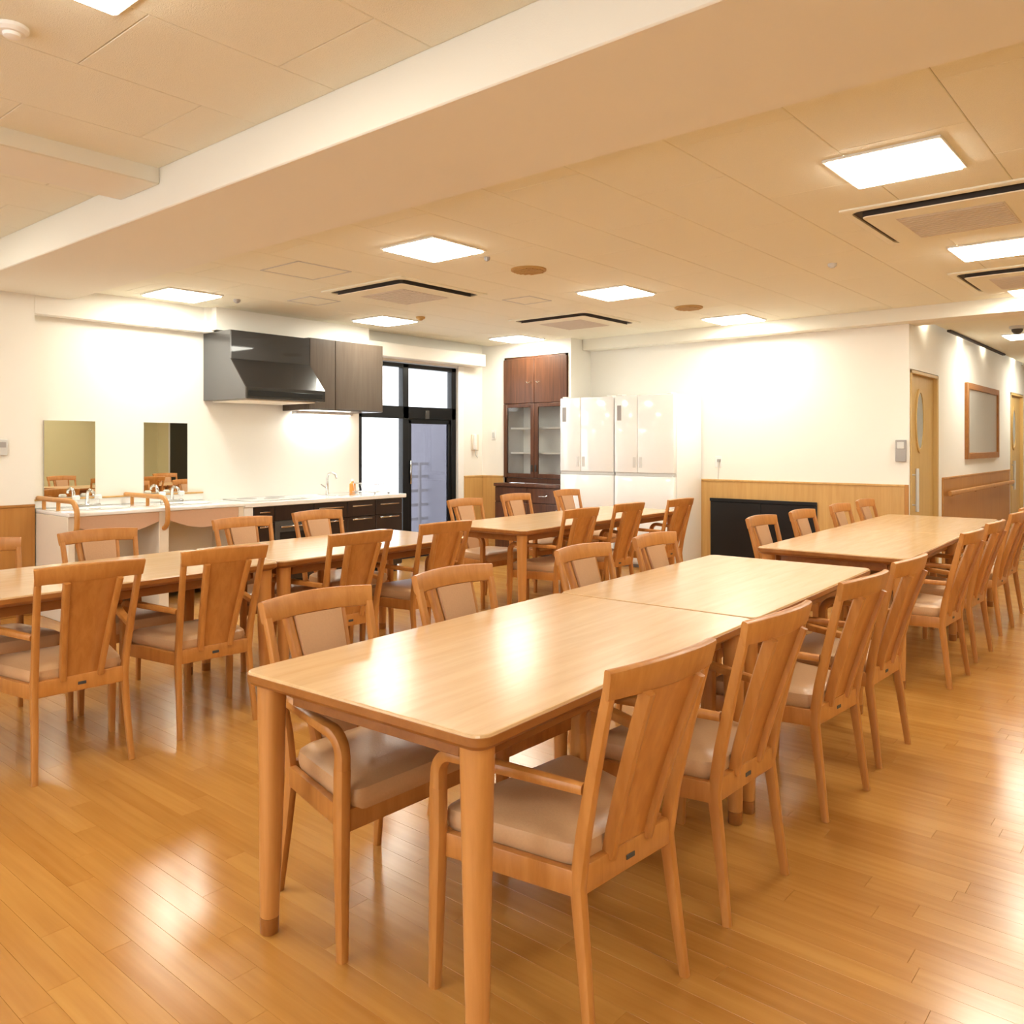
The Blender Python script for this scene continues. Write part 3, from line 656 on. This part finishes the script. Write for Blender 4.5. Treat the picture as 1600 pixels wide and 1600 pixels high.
# ------------------------------------------------------------------ small wall things
def wall_things():
    o = thing('wall_outlet', 'small white wall socket with a plug above the wainscot, right of the fridges', 'socket', (-3.98, YB, 1.12))
    MB().box(-.036, .036, -.010, 0, -.06, .06, .003).build('plate', 'white', o); MB().box(-.004, .032, -.030, -.010, .0, .03, .003).build('plug', 'grey', o)
    MB().tube([(.015, -.025, .0), (.012, -.03, -.08), (.005, -.022, -.17), (.008, -.02, -.185)], .004, 6).build('cord', 'lgrey', o)
    o = thing('card_reader', 'grey wall box at the room corner beside the oval window door', 'switch', (-2.165, YB, 1.245))
    MB().box(-.045, .045, -.030, 0, -.10, .10, .004).build('housing', 'grey', o); MB().box(-.03, .03, -.033, -.03, .02, .08, .001).build('face', 'lgrey', o)
    o = thing('wall_phone', 'cream wall telephone with hanging cord between glass door and brown cupboard', 'telephone', (XL, 7.55, 1.33))
    MB().box(0, .035, -.06, .06, -.10, .10, .008).build('base', 'cream', o); MB().box(.035, .065, -.055, -.01, -.09, .10, .008, 2).build('handset', 'white', o)
    MB().tube([(.05, -.03, -.09), (.05, -.02, -.16), (.05, .01, -.19), (.03, .03, -.14), (.02, .03, -.10)], .005, 6).build('cord', 'lgrey', o)
    o = thing('light_switch', 'white light switch plate on the short wall left of the brown cupboard', 'switch', (-6.80, 7.7, 1.42))
    MB().box(-.035, .035, -.010, 0, -.06, .06, .003).build('plate', 'white', o); MB().box(-.02, .02, -.014, -.010, -.035, .035, .002).build('rocker', 'lgrey', o)
    o = thing('thermostat', 'small grey control box on the pillar at the left picture edge', 'control', (-6.9, 2.255, 1.28))
    MB().box(0, .02, -.035, .035, -.06, .06, .003).build('housing', 'lgrey', o); MB().box(.02, .022, -.022, .022, .0, .04).build('display', 'grey', o)
    o = thing('notice_board', 'grey notice board in a brown wooden frame on the corridor wall', 'notice board', (-2.1, 11.23, 1.57))
    f = MB(); hw, hh = .90, .43
    for a, b, c, d in ((-hw, -hw+.07, -hh, hh), (hw-.07, hw, -hh, hh), (-hw+.07, hw-.07, hh-.07, hh), (-hw+.07, hw-.07, -hh, -hh+.07)): f.box(0, .035, a, b, c, d, .003)
    f.build('frame', 'frame_w', o); MB().box(0, .015, -hw+.06, hw-.06, -hh+.06, hh-.06).build('board', 'board', o)
    o = thing('corridor_handrail', 'wooden handrail along the dark wainscot of the corridor', 'handrail', (-2.086, 0, .80))
    MB().sweep([(.05, 9.36, 0), (.05, 12.92, 0)], (.034, .05), (1, 0, 0), .4, 3).build('rail', 'rail', o)
    for y in (9.55, 10.7, 11.8, 12.7): MB().box(0, .036, y-.02, y+.02, -.035, -.012, .003).build('bracket', 'frame_w', o)
wall_things()

# ------------------------------------------------------------------ ceiling things
def light(x, y, z, label):
    o = thing('ceiling_light', label, 'ceiling light', (x, y, z), group='square ceiling light panels')
    h = .235; f = MB()
    for a, b, c, d in ((-h, h, -h, -h+.012), (-h, h, h-.012, h), (-h, -h+.012, -h+.012, h-.012), (h-.012, h, -h+.012, h-.012)): f.box(a, b, c, d, -.012, 0, .002)
    f.build('frame', 'white', o); MB().box(-h+.014, h-.014, -h+.014, h-.014, -.019, -.002, .003).build('diffuser', 'panel', o)
for x, y, z, lb in ((-1.05, 3.83, ZC, 'largest glowing square ceiling light at the upper right, before the air conditioner'), (-1.02, 5.9, ZC, 'square ceiling light at the right edge between the two right air conditioners'), (-1.0, 7.62, ZC, 'small square ceiling light at the right edge above the corridor entrance'),
                    (-3.72, 3.64, ZC, 'square ceiling light nearest the centre of the picture, left of the tan vent'), (-3.66, 5.63, ZC, 'square ceiling light right of the centre, above the far dining table'), (-3.55, 7.55, ZC, 'square ceiling light close to the back wall above the black niche panel'),
                    (-6.42, 3.42, ZC, 'square ceiling light over the washbasins at the far left'), (-6.22, 5.42, ZC, 'square ceiling light over the kitchen wall cabinet'), (-6.12, 7.33, ZC, 'square ceiling light before the brown cupboard'),
                    (-2.39, .945, ZR, 'square ceiling light cut by the top edge, in the recess'), (.95, .95, ZR, 'square ceiling light outside the picture right of the viewer'), (-5.7, .95, ZR, 'square ceiling light outside the picture to the far left'),
                    (-2.39, -1.3, ZR, 'square ceiling light behind the viewer to the left'), (.95, -1.3, ZR, 'square ceiling light behind the viewer to the right'), (1.5, 3.83, ZC, 'square ceiling light beyond the right edge, first of its line'), (1.5, 5.9, ZC, 'square ceiling light beyond the right edge, second of its line'),
                    (-1.45, 10.2, ZK, 'square ceiling light in the corridor by the dome camera'), (-1.45, 13.2, ZK, 'square ceiling light deep in the corridor')):
    light(x, y, z, lb)

def aircon(x, y, label):
    o = thing('ceiling_air_conditioner', label, 'air conditioner', (x, y, ZC), group='ceiling cassette air conditioners')
    h, si, so = .475, .385, .432
    f = MB()
    def lp(w, r, z): return [(a, b, z) for a, b in rrect(2*w, 2*w, r, 4)]
    f.rings([lp(h, .012, 0), lp(h, .012, -.008), lp(h-.006, .012, -.012), lp(so, .06, -.012), lp(so, .06, -.002)], cap=False); f.build('panel', 'ceil', o)
    MB().rings([lp(so+.005, .06, -.0005), lp(so+.005, .06, -.0018)]).build('slot_bottom', 'slot', o)
    MB().rings([lp(si, .03, -.002), lp(si, .03, -.030)], cap=False).build('slot_lining', 'slot', o)
    MB().rings([lp(si+.001, .03, -.030), lp(si-.002, .03, -.035), lp(si-.02, .03, -.036)]).build('inner_panel', 'ceil', o)
    MB().box(-.25, .25, -.25, .25, -.039, -.0362, .001).build('intake_frame', 'grille', o)
    g = MB()
    for k in range(12): g.box(-.24, .24, -.236+k*.0415, -.216+k*.0415, -.042, -.039)
    g.build('intake_grille', 'grille', o)
aircon(-4.97, 4.54, 'ceiling air conditioner over the left dining tables, dark slots forming a shallow arch')
aircon(-4.83, 6.68, 'far ceiling air conditioner toward the brown cupboard')
aircon(-1.02, 4.90, 'large ceiling air conditioner at the upper right picture edge')
aircon(-.97, 7.02, 'smaller ceiling air conditioner at the right edge below the second light')

def ceiling_bits():
    for x, y, lb in ((-3.65, 4.5, 'tan square ceiling vent near the centre light'), (-3.56, 6.66, 'tan square ceiling vent further back, near the back wall light')):
        o = thing('ceiling_vent', lb, 'vent', (x, y, ZC), group='tan ceiling vents')
        MB().lathe([(.125, 0), (.125, -.010), (.115, -.014)], n=24).build('ring', 'vent', o)
        g = MB()
        for k in range(-3, 4): 
            q = math.sqrt(max(0, .105**2 - (k*.03)**2)); g.box(-q, q, k*.03-.008, k*.03+.008, -.019, -.014)
        g.build('grille', 'vent', o)
    for x, y, s, lb in ((-4.88, 3.52, .225, 'square access hatch in the ceiling left of the arched air conditioner'), (-4.44, 5.45, .15, 'small square access hatch behind the central air conditioner'), (-5.85, 4.3, .16, 'small square access hatch above the range hood')):
        o = thing('access_hatch', lb, 'hatch', (x, y, ZC), group='ceiling access hatches'); f = MB()
        for a, b, c, d in ((-s, s, -s, -s+.012), (-s, s, s-.012, s), (-s, -s+.012, -s, s), (s-.012, s, -s, s)): f.box(a, b, c, d, -.004, 0)
        f.build('frame', 'lgrey', o); MB().box(-s+.014, s-.014, -s+.014, s-.014, -.002, 0).build('hatch_door', 'ceil', o)
    for x, y, z, r, m, lb in ((-2.97, 1.0, ZR, .05, 'white', 'white smoke detector in the recess at the upper left corner'), (-6.295, 3.84, ZC, .03, 'grey', 'small sprinkler head beside the washbasin ceiling light'), (-3.62, 4.03, ZC, .02, 'grey', 'small ceiling sensor beside the centre light'), (-5.8, 5.5, ZC, .045, 'vent', 'small tan ceiling sensor beside the kitchen light'), (-1.96, 5.69, ZC, .03, 'lgrey', 'small pale ceiling sensor left of the far right light')):
        o = thing('ceiling_sensor', lb, 'sensor', (x, y, z)); MB().lathe([(r, 0), (r, -.012), (r*.8, -.022)], n=20).build('base', m, o); MB().lathe([(r*.55, -.022), (r*.5, -.022-r*.2), (r*.2, -.022-r*.3)], n=16).build('head', m, o)
    o = thing('dome_camera', 'dark dome camera on the corridor ceiling at the right edge', 'camera', (-1.44, 9.35, ZK))
    MB().lathe([(.07, 0), (.07, -.02), (.06, -.03)], n=20).build('base', 'lgrey', o); MB().lathe([(.05, -.03), (.048, -.05), (.03, -.072), (.01, -.08)], n=20).build('dome', 'dgrey', o)
    for i, y in enumerate((8.62, 10.1, 11.3, 13.3)):
        o = thing('corridor_downlight', '%s of the slim lamps in the ceiling slot washing the corridor wall' % ['first', 'second', 'third', 'last'][i], 'downlight', (-2.06, y, ZK+.11), group='corridor slot lamps')
        MB().box(-.028, .028, -.06, .06, -.03, 0, .003).build('housing', 'dgrey', o)
        MB().box(-.024, .024, -.05, .05, -.034, -.0301).build('lens', 'down', o)
ceiling_bits()
